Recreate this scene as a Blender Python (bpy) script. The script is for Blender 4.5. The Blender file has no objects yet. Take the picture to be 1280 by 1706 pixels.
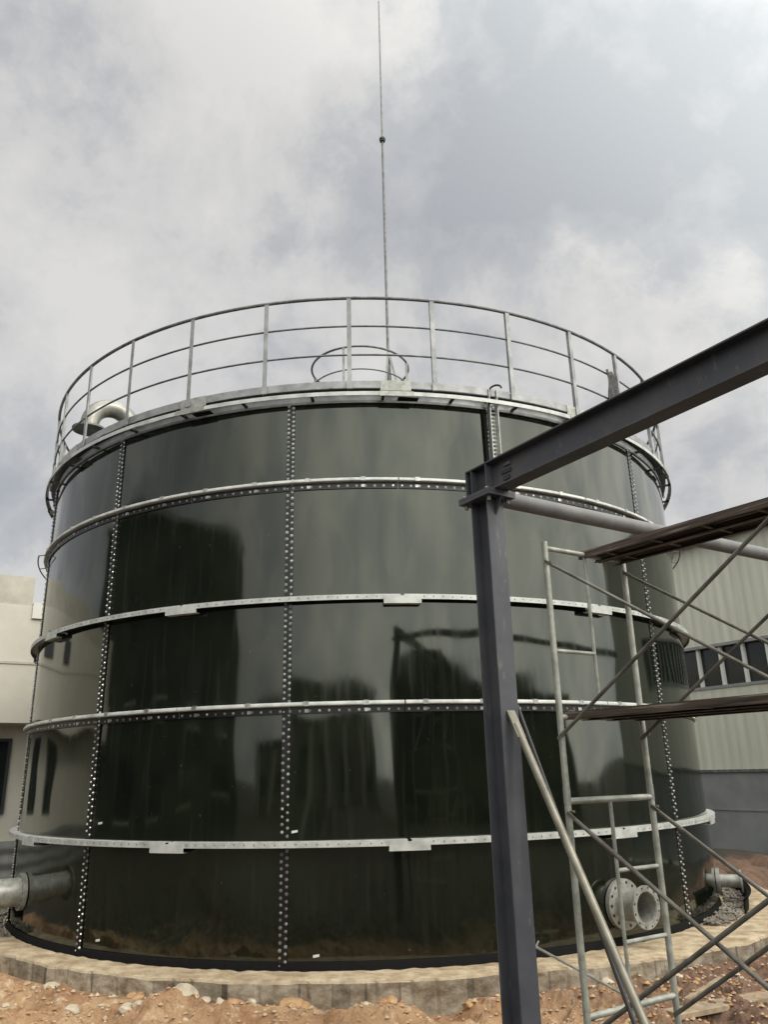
import bpy, math, random
import numpy as np
from mathutils import Vector, Matrix, noise
R=math.radians; sin=math.sin; cos=math.cos; PI=math.pi
random.seed(7)
sc=bpy.context.scene
# ---------------------------------------------------------------- camera
EYE=2.0
cam=bpy.data.cameras.new('camera'); camo=bpy.data.objects.new('camera',cam); sc.collection.objects.link(camo); sc.camera=camo
F_PX=1307.55; PITCH=R(18.3146); ROLL=R(-1.3388)
fw=Vector((0,cos(PITCH),sin(PITCH))); rt=Vector((1,0,0)); up=rt.cross(fw)
rr=cos(ROLL)*rt+sin(ROLL)*up; uu_=-sin(ROLL)*rt+cos(ROLL)*up
M=Matrix((rr,uu_,-fw)).transposed().to_4x4(); M.translation=Vector((0,0,EYE)); camo.matrix_world=M
cam.sensor_fit='HORIZONTAL'; cam.sensor_width=36; cam.lens=F_PX/1280*36; cam.clip_start=.05; cam.clip_end=6000
def ray(x,y): return fw+rr*((x-640)/F_PX)-uu_*((y-853)/F_PX)
def on_z(x,y,z):
    d=ray(x,y); t=(z-EYE)/d.z; return Vector((0,0,EYE))+d*t
# ---------------------------------------------------------------- world
w=bpy.data.worlds.new('World'); sc.world=w; w.use_nodes=True
nt=w.node_tree; nt.nodes.clear()
SUN_EL,SUN_AZ=R(38),R(132)
def N(nt,t,**k):
    n=nt.nodes.new(t)
    for a,b in k.items(): setattr(n,a,b)
    return n
def math_(nt,op,a,b=None,c=None,clamp=False):
    n=nt.nodes.new('ShaderNodeMath'); n.operation=op; n.use_clamp=clamp
    for i,v in enumerate((a,b,c)):
        if v is None: continue
        if isinstance(v,(int,float)): n.inputs[i].default_value=v
        else: nt.links.new(v,n.inputs[i])
    return n.outputs[0]
tc=N(nt,'ShaderNodeTexCoord')
sky=N(nt,'ShaderNodeTexSky',sky_type='NISHITA'); sky.sun_disc=False; sky.sun_elevation=SUN_EL; sky.sun_rotation=SUN_AZ; sky.air_density=1.0; sky.dust_density=2.0
# domain warp
nw=N(nt,'ShaderNodeTexNoise'); nw.inputs['Scale'].default_value=3.0; nw.inputs['Detail'].default_value=9
nt.links.new(tc.outputs['Generated'],nw.inputs['Vector'])
wv=N(nt,'ShaderNodeVectorMath',operation='SUBTRACT'); wv.inputs[1].default_value=(.5,.5,.5); nt.links.new(nw.outputs['Color'],wv.inputs[0])
ws=N(nt,'ShaderNodeVectorMath',operation='SCALE'); ws.inputs['Scale'].default_value=.16; nt.links.new(wv.outputs[0],ws.inputs[0])
wa=N(nt,'ShaderNodeVectorMath',operation='ADD'); nt.links.new(tc.outputs['Generated'],wa.inputs[0]); nt.links.new(ws.outputs[0],wa.inputs[1])
n1=N(nt,'ShaderNodeTexNoise'); n1.inputs['Scale'].default_value=4.6; n1.inputs['Detail'].default_value=12; n1.inputs['Roughness'].default_value=.60
nt.links.new(wa.outputs[0],n1.inputs['Vector'])
val=math_(nt,'MULTIPLY_ADD',n1.outputs['Fac'],2.5,-.70)
n3=N(nt,'ShaderNodeTexNoise'); n3.inputs['Scale'].default_value=13; n3.inputs['Detail'].default_value=10; n3.inputs['Roughness'].default_value=.62
nt.links.new(tc.outputs['Generated'],n3.inputs['Vector'])
val=math_(nt,'ADD',val,math_(nt,'MULTIPLY_ADD',n3.outputs['Fac'],.75,-.375))
blobs=[(300,110,190,.42),(470,60,110,.22),(650,120,70,.3),(110,440,110,.32),(60,300,60,.2),(1010,420,110,.3),(1230,350,80,.16),(1200,640,170,.16),(620,570,170,.16),(200,570,170,.18),
 (-20,120,120,-.45),(900,230,190,-.30),(1180,230,90,-.15),(580,250,80,-.24),(1230,60,170,-.42),(760,90,70,-.16),(440,340,100,-.22),(-10,760,170,-.02),(760,330,120,-.2),(1100,330,50,-.15),(330,260,60,-.05)]
for (bx,by,sg,am) in blobs:
    d=ray(bx,by).normalized()
    v=N(nt,'ShaderNodeVectorMath',operation='DISTANCE'); nt.links.new(wa.outputs[0],v.inputs[0]); v.inputs[1].default_value=d
    s=sg/F_PX
    q=math_(nt,'MULTIPLY',v.outputs['Value'],v.outputs['Value'])
    e=math_(nt,'EXPONENT',math_(nt,'MULTIPLY',q,-1/(2*s*s)))
    val=math_(nt,'MULTIPLY_ADD',e,am,val)
rp=N(nt,'ShaderNodeValToRGB'); nt.links.new(val,rp.inputs[0])
el=rp.color_ramp.elements; el[0].position=.10; el[0].color=(.425,.445,.475,1); el[1].position=1.0; el[1].color=(.735,.725,.710,1)
e=el.new(.42); e.color=(.510,.522,.540,1); e=el.new(.66); e.color=(.645,.638,.632,1)
# cloud deck boosted overhead and around the sun, mostly unseen, to light the scene
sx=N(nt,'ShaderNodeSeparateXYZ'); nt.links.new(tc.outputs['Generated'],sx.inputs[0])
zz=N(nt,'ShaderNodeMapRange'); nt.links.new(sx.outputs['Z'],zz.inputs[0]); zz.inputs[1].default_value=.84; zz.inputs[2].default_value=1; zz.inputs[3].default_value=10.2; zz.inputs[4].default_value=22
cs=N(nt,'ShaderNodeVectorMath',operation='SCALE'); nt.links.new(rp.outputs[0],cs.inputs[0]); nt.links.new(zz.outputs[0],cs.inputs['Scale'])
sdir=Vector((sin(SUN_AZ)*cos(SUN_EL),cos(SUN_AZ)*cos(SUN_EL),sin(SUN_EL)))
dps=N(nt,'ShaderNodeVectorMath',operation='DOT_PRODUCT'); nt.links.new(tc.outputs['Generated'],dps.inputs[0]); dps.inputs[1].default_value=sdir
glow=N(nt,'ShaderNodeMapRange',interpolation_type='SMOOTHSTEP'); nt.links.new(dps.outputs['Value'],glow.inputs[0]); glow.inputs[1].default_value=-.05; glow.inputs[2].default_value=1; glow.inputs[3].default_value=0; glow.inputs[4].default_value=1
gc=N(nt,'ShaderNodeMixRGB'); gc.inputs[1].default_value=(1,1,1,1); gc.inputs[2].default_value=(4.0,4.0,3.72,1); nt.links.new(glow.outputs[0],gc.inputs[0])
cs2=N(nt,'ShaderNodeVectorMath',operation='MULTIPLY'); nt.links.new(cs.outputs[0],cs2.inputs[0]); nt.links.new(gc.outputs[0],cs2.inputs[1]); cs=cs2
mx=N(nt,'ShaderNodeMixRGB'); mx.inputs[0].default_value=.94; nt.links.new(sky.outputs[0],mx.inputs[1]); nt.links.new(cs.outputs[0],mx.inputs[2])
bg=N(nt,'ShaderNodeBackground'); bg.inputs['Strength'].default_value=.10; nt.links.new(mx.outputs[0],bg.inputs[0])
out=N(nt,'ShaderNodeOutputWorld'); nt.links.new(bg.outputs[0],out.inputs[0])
# ---------------------------------------------------------------- sun behind thin cloud
sl=bpy.data.lights.new('sun','SUN'); sl.energy=1.25; sl.angle=R(14); sl.color=(1,.95,.87); so=bpy.data.objects.new('sun',sl); sc.collection.objects.link(so)
sd=Vector((sin(SUN_AZ)*cos(SUN_EL),cos(SUN_AZ)*cos(SUN_EL),sin(SUN_EL))); so.rotation_euler=sd.to_track_quat('Z','Y').to_euler(); so.location=(0,-5,30)
sc.view_settings.view_transform='Standard'; sc.view_settings.look='None'; sc.view_settings.exposure=0; sc.view_settings.gamma=1; sc.view_settings.use_curve_mapping=False

# ================================================================ helpers
C=sc.collection
class MB:
    def __init__(s): s.v=[]; s.f=[]
    def add(s,vs,fs):
        n=len(s.v); s.v+= [tuple(p) for p in vs]; s.f+=[tuple(i+n for i in f) for f in fs]
    def box(s,c,ax,ay,az,hx,hy,hz):
        c=Vector(c); ax=Vector(ax).normalized()*hx; ay=Vector(ay).normalized()*hy; az=Vector(az).normalized()*hz
        vs=[c+i*ax+j*ay+k*az for k in(-1,1) for j in(-1,1) for i in(-1,1)]
        s.add(vs,[(0,2,3,1),(4,5,7,6),(0,1,5,4),(2,6,7,3),(0,4,6,2),(1,3,7,5)])
    def tube(s,p,q,r,n=12,r2=None,cap=True):
        p=Vector(p); q=Vector(q); r2=r if r2 is None else r2; d=(q-p).normalized()
        a=d.orthogonal().normalized(); b=d.cross(a)
        vs=[]; 
        for k in range(n):
            t=2*PI*k/n; vs.append(p+(a*cos(t)+b*sin(t))*r)
        for k in range(n):
            t=2*PI*k/n; vs.append(q+(a*cos(t)+b*sin(t))*r2)
        fs=[(k,(k+1)%n,n+(k+1)%n,n+k) for k in range(n)]
        if cap: fs+=[tuple(range(n))[::-1],tuple(range(n,2*n))]
        s.add(vs,fs)
    def path(s,pts,r,n=10,cap=True):
        pts=[Vector(p) for p in pts]; m=len(pts); vs=[]; prev=None
        for i,p in enumerate(pts):
            d=(pts[min(i+1,m-1)]-pts[max(i-1,0)]).normalized()
            a=d.orthogonal().normalized() if prev is None else (prev-d*prev.dot(d)).normalized()
            prev=a; b=d.cross(a)
            for k in range(n):
                t=2*PI*k/n; vs.append(p+(a*cos(t)+b*sin(t))*r)
        fs=[(i*n+k,i*n+(k+1)%n,(i+1)*n+(k+1)%n,(i+1)*n+k) for i in range(m-1) for k in range(n)]
        if cap: fs+=[tuple(range(n))[::-1],tuple(range((m-1)*n,m*n))]
        s.add(vs,fs)
    def annulus(s,c,d,r0,r1,th,n=40):     # thick ring plate about axis d
        c=Vector(c); d=Vector(d).normalized(); a=d.orthogonal().normalized(); b=d.cross(a); vs=[]
        for k in range(n):
            t=2*PI*k/n; e=a*cos(t)+b*sin(t)
            vs+=[c+e*r0-d*th/2,c+e*r1-d*th/2,c+e*r1+d*th/2,c+e*r0+d*th/2]
        fs=[]
        for k in range(n):
            p=4*k; q=4*((k+1)%n)
            for j in range(4): fs.append((p+j,q+j,q+(j+1)%4,p+(j+1)%4))
        s.add(vs,fs)
    def arc(s,prof,t0,t1,n,wob=None):     # closed (r,z) profile swept about the tank axis
        m=len(prof); full=abs(t1-t0)>=359.99; vs=[]
        cnt=n if full else n+1
        for i in range(cnt):
            t=R(t0+(t1-t0)*i/n)
            for (r,z) in prof: vs.append((TCX+r*sin(t),TCY-r*cos(t),z))
        fs=[]
        for i in range(n):
            a=i*m; b=((i+1)%cnt)*m
            for j in range(m): fs.append((a+j,b+j,b+(j+1)%m,a+(j+1)%m))
        if not full: fs+=[tuple(range(m))[::-1],tuple(range((cnt-1)*m,cnt*m))]
        s.add(vs,fs)
    def build(s,name,mat,parent=None,smooth=False,bevel=0):
        me=bpy.data.meshes.new(name); off=Vector((0,0,0))
        if parent is not None: off=Vector(parent['_org'])
        elif getattr(s,'org',None) is not None: off=Vector(s.org)
        me.from_pydata([(x-off.x,y-off.y,z-off.z) for x,y,z in s.v],[],s.f)
        me.validate(); me.update()
        import bmesh
        bm=bmesh.new(); bm.from_mesh(me); bmesh.ops.recalc_face_normals(bm,faces=bm.faces); bm.to_mesh(me); bm.free()
        o=bpy.data.objects.new(name,me); C.objects.link(o)
        if parent is not None: o.parent=parent; o['_org']=tuple(off)
        else: o.location=off; o['_org']=tuple(off)
        if mat: me.materials.append(mat)
        if smooth:
            for p in me.polygons: p.use_smooth=True
            me.set_sharp_from_angle(angle=R(35))
        if bevel:
            b=o.modifiers.new('bevel','BEVEL'); b.width=bevel; b.segments=2; b.limit_method='ANGLE'
        return o
def thing(name,label,cat,loc,group=None):
    o=bpy.data.objects.new(name,None); C.objects.link(o); o.location=loc; o['_org']=tuple(loc); o.empty_display_size=.2
    o['label']=label; o['category']=cat
    if group: o['group']=group
    return o
def tag(o,label=None,cat=None,group=None,kind=None):
    if label:o['label']=label
    if cat:o['category']=cat
    if group:o['group']=group
    if kind:o['kind']=kind
    return o
# ================================================================ materials
def mat(name,col,rough=.5,metal=0,ior=1.5,var=0,vscale=6,col2=None,bump=0,bscale=20,bdist=.02,detail=6,rvar=0,stretch=None,hole=None,spec=None,lo=.35,hi=.65):
    m=bpy.data.materials.new(name); m.use_nodes=True; nt=m.node_tree; b=nt.nodes['Principled BSDF']
    b.inputs['Base Color'].default_value=(*col,1); b.inputs['Roughness'].default_value=rough; b.inputs['Metallic'].default_value=metal; b.inputs['IOR'].default_value=ior
    t=N(nt,'ShaderNodeTexCoord'); vec=t.outputs['Object']
    if stretch:
        mp=N(nt,'ShaderNodeMapping'); mp.inputs['Scale'].default_value=stretch; nt.links.new(vec,mp.inputs[0]); vec=mp.outputs[0]
    if col2 is not None:
        n=N(nt,'ShaderNodeTexNoise'); n.inputs['Scale'].default_value=vscale; n.inputs['Detail'].default_value=detail; n.inputs['Roughness'].default_value=.62; nt.links.new(vec,n.inputs['Vector'])
        r=N(nt,'ShaderNodeValToRGB'); r.color_ramp.elements[0].position=lo; r.color_ramp.elements[1].position=hi
        r.color_ramp.elements[0].color=(*col,1); r.color_ramp.elements[1].color=(*col2,1)
        nt.links.new(n.outputs['Fac'],r.inputs[0]); nt.links.new(r.outputs[0],b.inputs['Base Color'])
        if rvar:
            mr=N(nt,'ShaderNodeMapRange'); nt.links.new(n.outputs['Fac'],mr.inputs[0]); mr.inputs[3].default_value=rough-rvar; mr.inputs[4].default_value=rough+rvar; nt.links.new(mr.outputs[0],b.inputs['Roughness'])
    if bump:
        n2=N(nt,'ShaderNodeTexNoise'); n2.inputs['Scale'].default_value=bscale; n2.inputs['Detail'].default_value=5; nt.links.new(vec,n2.inputs['Vector'])
        bp=N(nt,'ShaderNodeBump'); bp.inputs['Strength'].default_value=bump; bp.inputs['Distance'].default_value=bdist; nt.links.new(n2.outputs['Fac'],bp.inputs['Height']); nt.links.new(bp.outputs[0],b.inputs['Normal'])
    return m
def enamel():
    m=bpy.data.materials.new('green_enamel'); m.use_nodes=True; nt=m.node_tree; b=nt.nodes['Principled BSDF']
    t=N(nt,'ShaderNodeTexCoord'); oi=N(nt,'ShaderNodeObjectInfo')
    n=N(nt,'ShaderNodeTexNoise'); n.inputs['Scale'].default_value=1.7; n.inputs['Detail'].default_value=4; nt.links.new(t.outputs['Object'],n.inputs[0])
    r=N(nt,'ShaderNodeValToRGB'); r.color_ramp.elements[0].position=.3; r.color_ramp.elements[1].position=.75
    r.color_ramp.elements[0].color=(.0045,.006,.004,1); r.color_ramp.elements[1].color=(.009,.012,.007,1)
    nt.links.new(n.outputs['Fac'],r.inputs[0])
    # dust streaks dull the gloss a little
    mp=N(nt,'ShaderNodeMapping'); mp.inputs['Scale'].default_value=(9,9,.5); nt.links.new(t.outputs['Object'],mp.inputs[0])
    ns=N(nt,'ShaderNodeTexNoise'); ns.inputs['Scale'].default_value=2; ns.inputs['Detail'].default_value=6; nt.links.new(mp.outputs[0],ns.inputs[0])
    mr=N(nt,'ShaderNodeMapRange'); nt.links.new(ns.outputs['Fac'],mr.inputs[0]); mr.inputs[1].default_value=.35; mr.inputs[2].default_value=.8; mr.inputs[3].default_value=.05; mr.inputs[4].default_value=.11; nt.links.new(mr.outputs[0],b.inputs['Roughness'])
    dr_=N(nt,'ShaderNodeValToRGB'); dr_.color_ramp.elements[0].position=.56; dr_.color_ramp.elements[1].position=.85; dr_.color_ramp.elements[0].color=(0,0,0,1); dr_.color_ramp.elements[1].color=(.10,.10,.10,1); nt.links.new(ns.outputs['Fac'],dr_.inputs[0])
    sp=N(nt,'ShaderNodeTexNoise'); sp.inputs['Scale'].default_value=24; sp.inputs['Detail'].default_value=3; nt.links.new(t.outputs['Object'],sp.inputs[0])
    spr=N(nt,'ShaderNodeValToRGB'); spr.color_ramp.elements[0].position=.72; spr.color_ramp.elements[1].position=.76; spr.color_ramp.elements[0].color=(0,0,0,1); spr.color_ramp.elements[1].color=(.35,.35,.35,1); nt.links.new(sp.outputs['Fac'],spr.inputs[0])
    mxs=math_(nt,'MAXIMUM',dr_.outputs[0],spr.outputs[0])
    dm=N(nt,'ShaderNodeMixRGB'); nt.links.new(mxs,dm.inputs[0]); nt.links.new(r.outputs[0],dm.inputs[1]); dm.inputs[2].default_value=(.13,.12,.095,1); nt.links.new(dm.outputs[0],b.inputs['Base Color'])
    b.inputs['IOR'].default_value=1.72
    b.inputs['Specular Tint'].default_value=(.97,1,.89,1)
    # panel buckling: long soft waves, a different set on every sheet
    sh=N(nt,'ShaderNodeVectorMath',operation='ADD'); nt.links.new(t.outputs['Object'],sh.inputs[0])
    sc_=N(nt,'ShaderNodeVectorMath',operation='SCALE'); sc_.inputs[0].default_value=(17,31,11); nt.links.new(oi.outputs['Random'],sc_.inputs['Scale']); nt.links.new(sc_.outputs[0],sh.inputs[1])
    nb=N(nt,'ShaderNodeTexNoise'); nb.inputs['Scale'].default_value=1.1; nb.inputs['Detail'].default_value=.6; nb.inputs['Roughness'].default_value=.4; nt.links.new(sh.outputs[0],nb.inputs[0])
    bp=N(nt,'ShaderNodeBump'); bp.inputs['Strength'].default_value=.5; bp.inputs['Distance'].default_value=.05; nt.links.new(nb.outputs['Fac'],bp.inputs['Height']); nt.links.new(bp.outputs[0],b.inputs['Normal'])
    return m
def ribbed(name,col,col2,per,axis,rough=.5,depth=.02,sharp=False):
    m=bpy.data.materials.new(name); m.use_nodes=True; nt=m.node_tree; b=nt.nodes['Principled BSDF']; b.inputs['Roughness'].default_value=rough
    t=N(nt,'ShaderNodeTexCoord')
    dp=N(nt,'ShaderNodeVectorMath',operation='DOT_PRODUCT'); dp.inputs[1].default_value=axis; nt.links.new(t.outputs['Object'],dp.inputs[0])
    s=math_(nt,'SINE',math_(nt,'MULTIPLY',dp.outputs['Value'],2*PI/per))
    if sharp: s=math_(nt,'MULTIPLY_ADD',s,3,.5,clamp=True)
    mp=N(nt,'ShaderNodeMapping'); mp.inputs['Scale'].default_value=(3,3,.25); nt.links.new(t.outputs['Object'],mp.inputs[0])
    n=N(nt,'ShaderNodeTexNoise'); n.inputs['Scale'].default_value=1.5; n.inputs['Detail'].default_value=8; n.inputs['Roughness'].default_value=.65; nt.links.new(mp.outputs[0],n.inputs[0])
    r=N(nt,'ShaderNodeValToRGB'); r.color_ramp.elements[0].position=.35; r.color_ramp.elements[1].position=.68
    r.color_ramp.elements[0].color=(*col,1); r.color_ramp.elements[1].color=(*col2,1); nt.links.new(n.outputs['Fac'],r.inputs[0]); nt.links.new(r.outputs[0],b.inputs['Base Color'])
    bp=N(nt,'ShaderNodeBump'); bp.inputs['Strength'].default_value=1; bp.inputs['Distance'].default_value=depth; nt.links.new(s,bp.inputs['Height']); nt.links.new(bp.outputs[0],b.inputs['Normal'])
    return m
MAT={}
MAT['enamel']=enamel()
MAT['sealant']=mat('black_sealant',(.008,.008,.008),.35)
MAT['galv']=mat('galvanised_steel',(.25,.25,.225),.45,.4,col2=(.42,.42,.38),vscale=14,rvar=.12,bump=.2,bscale=60,bdist=.003)
MAT['galv_ring']=mat('galvanised_ring',(.34,.35,.33),.5,.15,col2=(.56,.57,.54),vscale=7,rvar=.1,bump=.25,bscale=40,bdist=.004,lo=.3,hi=.6)
MAT['galv_dark']=mat('weathered_galvanised',(.11,.11,.11),.5,.4,col2=(.22,.22,.215),vscale=9)
MAT['post']=mat('galvanised_post',(.20,.205,.205),.5,.3,col2=(.36,.365,.36),vscale=5)
MAT['bolt']=mat('zinc_bolt',(.62,.62,.58),.3,.75,col2=(.20,.20,.19),vscale=9,lo=.3,hi=.7)
MAT['beam_plain']=mat('slate_primer_paint',(.050,.052,.062),.5,0,col2=(.080,.082,.095),vscale=3.5,rvar=.14,bump=.15,bscale=90,bdist=.002,lo=.3,hi=.7)
def painted():
    m=MAT['beam_plain'].copy(); m.name='scuffed_slate_paint'; nt=m.node_tree; b=nt.nodes['Principled BSDF']
    src=b.inputs['Base Color'].links[0].from_socket; t=[n for n in nt.nodes if n.bl_idname=='ShaderNodeTexCoord'][0]
    def layer(src,scale,st,p0,p1,amt,col,det=6):
        mp=N(nt,'ShaderNodeMapping'); mp.inputs['Scale'].default_value=st; nt.links.new(t.outputs['Object'],mp.inputs[0])
        n=N(nt,'ShaderNodeTexNoise'); n.inputs['Scale'].default_value=scale; n.inputs['Detail'].default_value=det; n.inputs['Roughness'].default_value=.65; nt.links.new(mp.outputs[0],n.inputs[0])
        r=N(nt,'ShaderNodeMapRange'); nt.links.new(n.outputs['Fac'],r.inputs[0]); r.inputs[1].default_value=p0; r.inputs[2].default_value=p1; r.inputs[3].default_value=0; r.inputs[4].default_value=amt
        x=N(nt,'ShaderNodeMixRGB'); nt.links.new(r.outputs[0],x.inputs[0]); nt.links.new(src,x.inputs[1]); x.inputs[2].default_value=(*col,1); return x.outputs[0]
    src=layer(src,2.2,(1,1,.6),.48,.75,.35,(.16,.15,.135))
    src=layer(src,14,(1,1,.35),.60,.66,.5,(.18,.17,.155))
    src=layer(src,38,(1,1,1),.70,.73,.8,(.12,.055,.03),3)
    nt.links.new(src,b.inputs['Base Color']); return m
MAT['beam']=painted()
MAT['beam2']=mat('grey_primer_tube',(.13,.125,.125),.5,0,col2=(.19,.18,.175),vscale=6,rvar=.1)
MAT['scaf']=mat('painted_scaffold_tube',(.27,.275,.24),.45,.25,col2=(.46,.46,.40),vscale=11,rvar=.12,bump=.2,bscale=50,bdist=.003)
MAT['rust']=mat('rusty_clip',(.10,.06,.04),.7,0,col2=(.22,.2,.17),vscale=30)
MAT['brace']=mat('dull_brace_tube',(.10,.09,.075),.55,.3,col2=(.20,.19,.16),vscale=8)
MAT['plank']=mat('stained_steel_plank',(.040,.025,.019),.55,.1,col2=(.21,.175,.145),vscale=11,stretch=(1,1,1),bump=.5,bscale=30,bdist=.006,lo=.4,hi=.72)
def plankmat():
    m=bpy.data.materials.new('rusty_ribbed_plank'); m.use_nodes=True; nt=m.node_tree; b=nt.nodes['Principled BSDF']; b.inputs['Roughness'].default_value=.6
    t=N(nt,'ShaderNodeTexCoord'); ub=(-sin(R(36.5)),cos(R(36.5)),0); vb=(cos(R(36.5)),sin(R(36.5)),0)
    def dot(v):
        d=N(nt,'ShaderNodeVectorMath',operation='DOT_PRODUCT'); nt.links.new(t.outputs['Object'],d.inputs[0]); d.inputs[1].default_value=v; return d.outputs['Value']
    cb=N(nt,'ShaderNodeCombineXYZ'); nt.links.new(math_(nt,'MULTIPLY',dot(ub),2.0),cb.inputs[0]); nt.links.new(math_(nt,'MULTIPLY',dot(vb),60),cb.inputs[1]); nt.links.new(math_(nt,'MULTIPLY',dot((0,0,1)),60),cb.inputs[2])
    def ramp(sc_,cols,src):
        n=N(nt,'ShaderNodeTexNoise'); n.inputs['Scale'].default_value=sc_; n.inputs['Detail'].default_value=7; nt.links.new(src,n.inputs[0])
        r=N(nt,'ShaderNodeValToRGB'); e=r.color_ramp.elements; e[0].position=cols[0][0]; e[0].color=(*cols[0][1],1); e[1].position=cols[-1][0]; e[1].color=(*cols[-1][1],1)
        for p,c in cols[1:-1]: x=e.new(p); x.color=(*c,1)
        nt.links.new(n.outputs['Fac'],r.inputs[0]); return r.outputs[0]
    base=ramp(1.0,[(.36,(.022,.016,.013)),(.48,(.075,.055,.042)),(.56,(.105,.07,.055)),(.64,(.28,.25,.21))],cb.outputs[0])
    nt.links.new(base,b.inputs['Base Color']); return m
MAT['plank']=plankmat()
MAT['strut']=mat('tan_steel_tube',(.15,.14,.11),.42,.35,col2=(.29,.27,.215),vscale=6)
MAT['vent']=mat('dull_zinc_pipe',(.22,.215,.19),.4,.5,col2=(.36,.35,.31),vscale=5)
MAT['beige']=mat('beige_render',(.53,.50,.425),.85,0,col2=(.60,.57,.49),vscale=1.3,bump=.1,bscale=30)
MAT['parapet']=mat('weathered_parapet',(.40,.38,.32),.9,0,col2=(.52,.49,.41),vscale=2.5)
MAT['white']=mat('white_render',(.66,.64,.58),.8)
MAT['stone']=ribbed('grey_stone_plinth',(.17,.17,.165),(.24,.24,.22),.3,(0,0,1),.8,.02)
MAT['glass']=mat('dark_window_glass',(.015,.02,.02),.08,0,1.5)
MAT['frame']=mat('dark_window_frame',(.03,.03,.032),.5)
MAT['wframe']=mat('white_window_frame',(.62,.64,.60),.5)
MAT['clad']=ribbed('pale_green_cladding',(.50,.515,.425),(.62,.63,.53),.25,(-.545,.839,0),.5,.006)
MAT['block']=mat('grey_plinth',(.20,.21,.215),.8,0,col2=(.27,.28,.28),vscale=1.2)
MAT['darkbld']=mat('dark_mottled_render',(.018,.020,.017),.9,0,col2=(.038,.040,.032),vscale=.6)  # near-black tone with slight mottling
MAT['midbld']=mat('grey_render',(.17,.17,.14),.9,0,col2=(.25,.245,.2),vscale=.5)
MAT['cloth']=mat('grey_rag',(.05,.05,.05),.9,0,col2=(.11,.105,.10),vscale=20)
MAT['timber']=mat('pale_timber',(.22,.165,.11),.85,0,col2=(.40,.31,.21),vscale=8)
MAT['membrane']=mat('black_membrane',(.006,.006,.006),.85,0,ior=1.25,bump=.5,bscale=15,bdist=.02)
MAT['gravel']=mat('grey_gravel',(.12,.105,.085),.9,0,col2=(.26,.235,.20),vscale=3)
MAT['pebble']=mat('tan_crumbs',(.36,.24,.14),.95,0,col2=(.58,.46,.33),vscale=4)
MAT['rock']=mat('broken_concrete',(.34,.28,.20),.9,0,col2=(.56,.49,.38),vscale=6,bump=.6,bscale=25,bdist=.02)
MAT['clod']=mat('clay_clod',(.30,.16,.075),.95,0,col2=(.47,.30,.16),vscale=8,bump=.7,bscale=25,bdist=.02)

# ================================================================ ground
TCX,TCY,TR=-.3859,13.1115,4.9598
ZB,Z1,Z2,Z3,Z4,Z5=[z+EYE for z in (-1.723,-.62,.655,1.76,3.055,4.05)]
def sstep(a,b,x): t=min(1,max(0,(x-a)/(b-a))); return t*t*(3-2*t)
def fbm(x,y,o=4):
    s=0;a=1;f=1
    for i in range(o): s+=a*noise.noise(Vector((x*f,y*f,3.7+i))); a*=.5;f*=2.05
    return s
def gz(x,y):
    d=math.hypot(x-TCX,y-TCY); th=math.degrees(math.atan2(x-TCX,-(y-TCY)))
    z=.03
    near=1-sstep(9,30,d)
    z+=near*(.12*fbm(x*.9,y*.9,3)+.10*fbm(x*2.9+5,y*2.9,4))
    if d<11: z+=.030*fbm(x*12,y*12,3)+ .07*max(0,noise.noise(Vector((x*6,y*6,9)))-.05)
    if y<TCY and d<6.6: z+=.16*max(0,noise.noise(Vector((x*1.7,2.2,4.0)))+.12)*sstep(6.3,5.5,d)+.05*sstep(6.4,5.6,d)
    if y<TCY and x<0: z+=.13*sstep(-.8,-3.2,x)*sstep(7.2,5.4,d)
    z+=.30*math.exp(-(((x-7.6)/2.2)**2+((y-15.5)/3.5)**2))          # soil bank by the factory
    z+=.10*math.exp(-(((x-3.7)/1.3)**2+((y-6.9)/.9)**2))
    if d<5.7:
        z=min(z,.10+.2*max(0,(d-5.3)))
    if d<5.3: z=0.02
    return z
def axis(dense0,dense1,step,far):
    a=list(np.arange(dense0,dense1,step)); s=step
    lo=[];p=dense0
    while p>-far: s*=1.16; p-=s; lo.append(p)
    s=step; hi=[];p=a[-1]
    while p<far: s*=1.16; p+=s; hi.append(p)
    return lo[::-1]+a+hi
xs=axis(-4.5,5.2,.028,1500); ys=axis(5.6,9.8,.028,1500)
g=MB(); nx=len(xs)
g.v=[(x,y,gz(x,y)) for y in ys for x in xs]
g.f=[(j*nx+i,j*nx+i+1,(j+1)*nx+i+1,(j+1)*nx+i) for j in range(len(ys)-1) for i in range(nx-1)]
TCX,TCY=-.3859,13.1115
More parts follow.
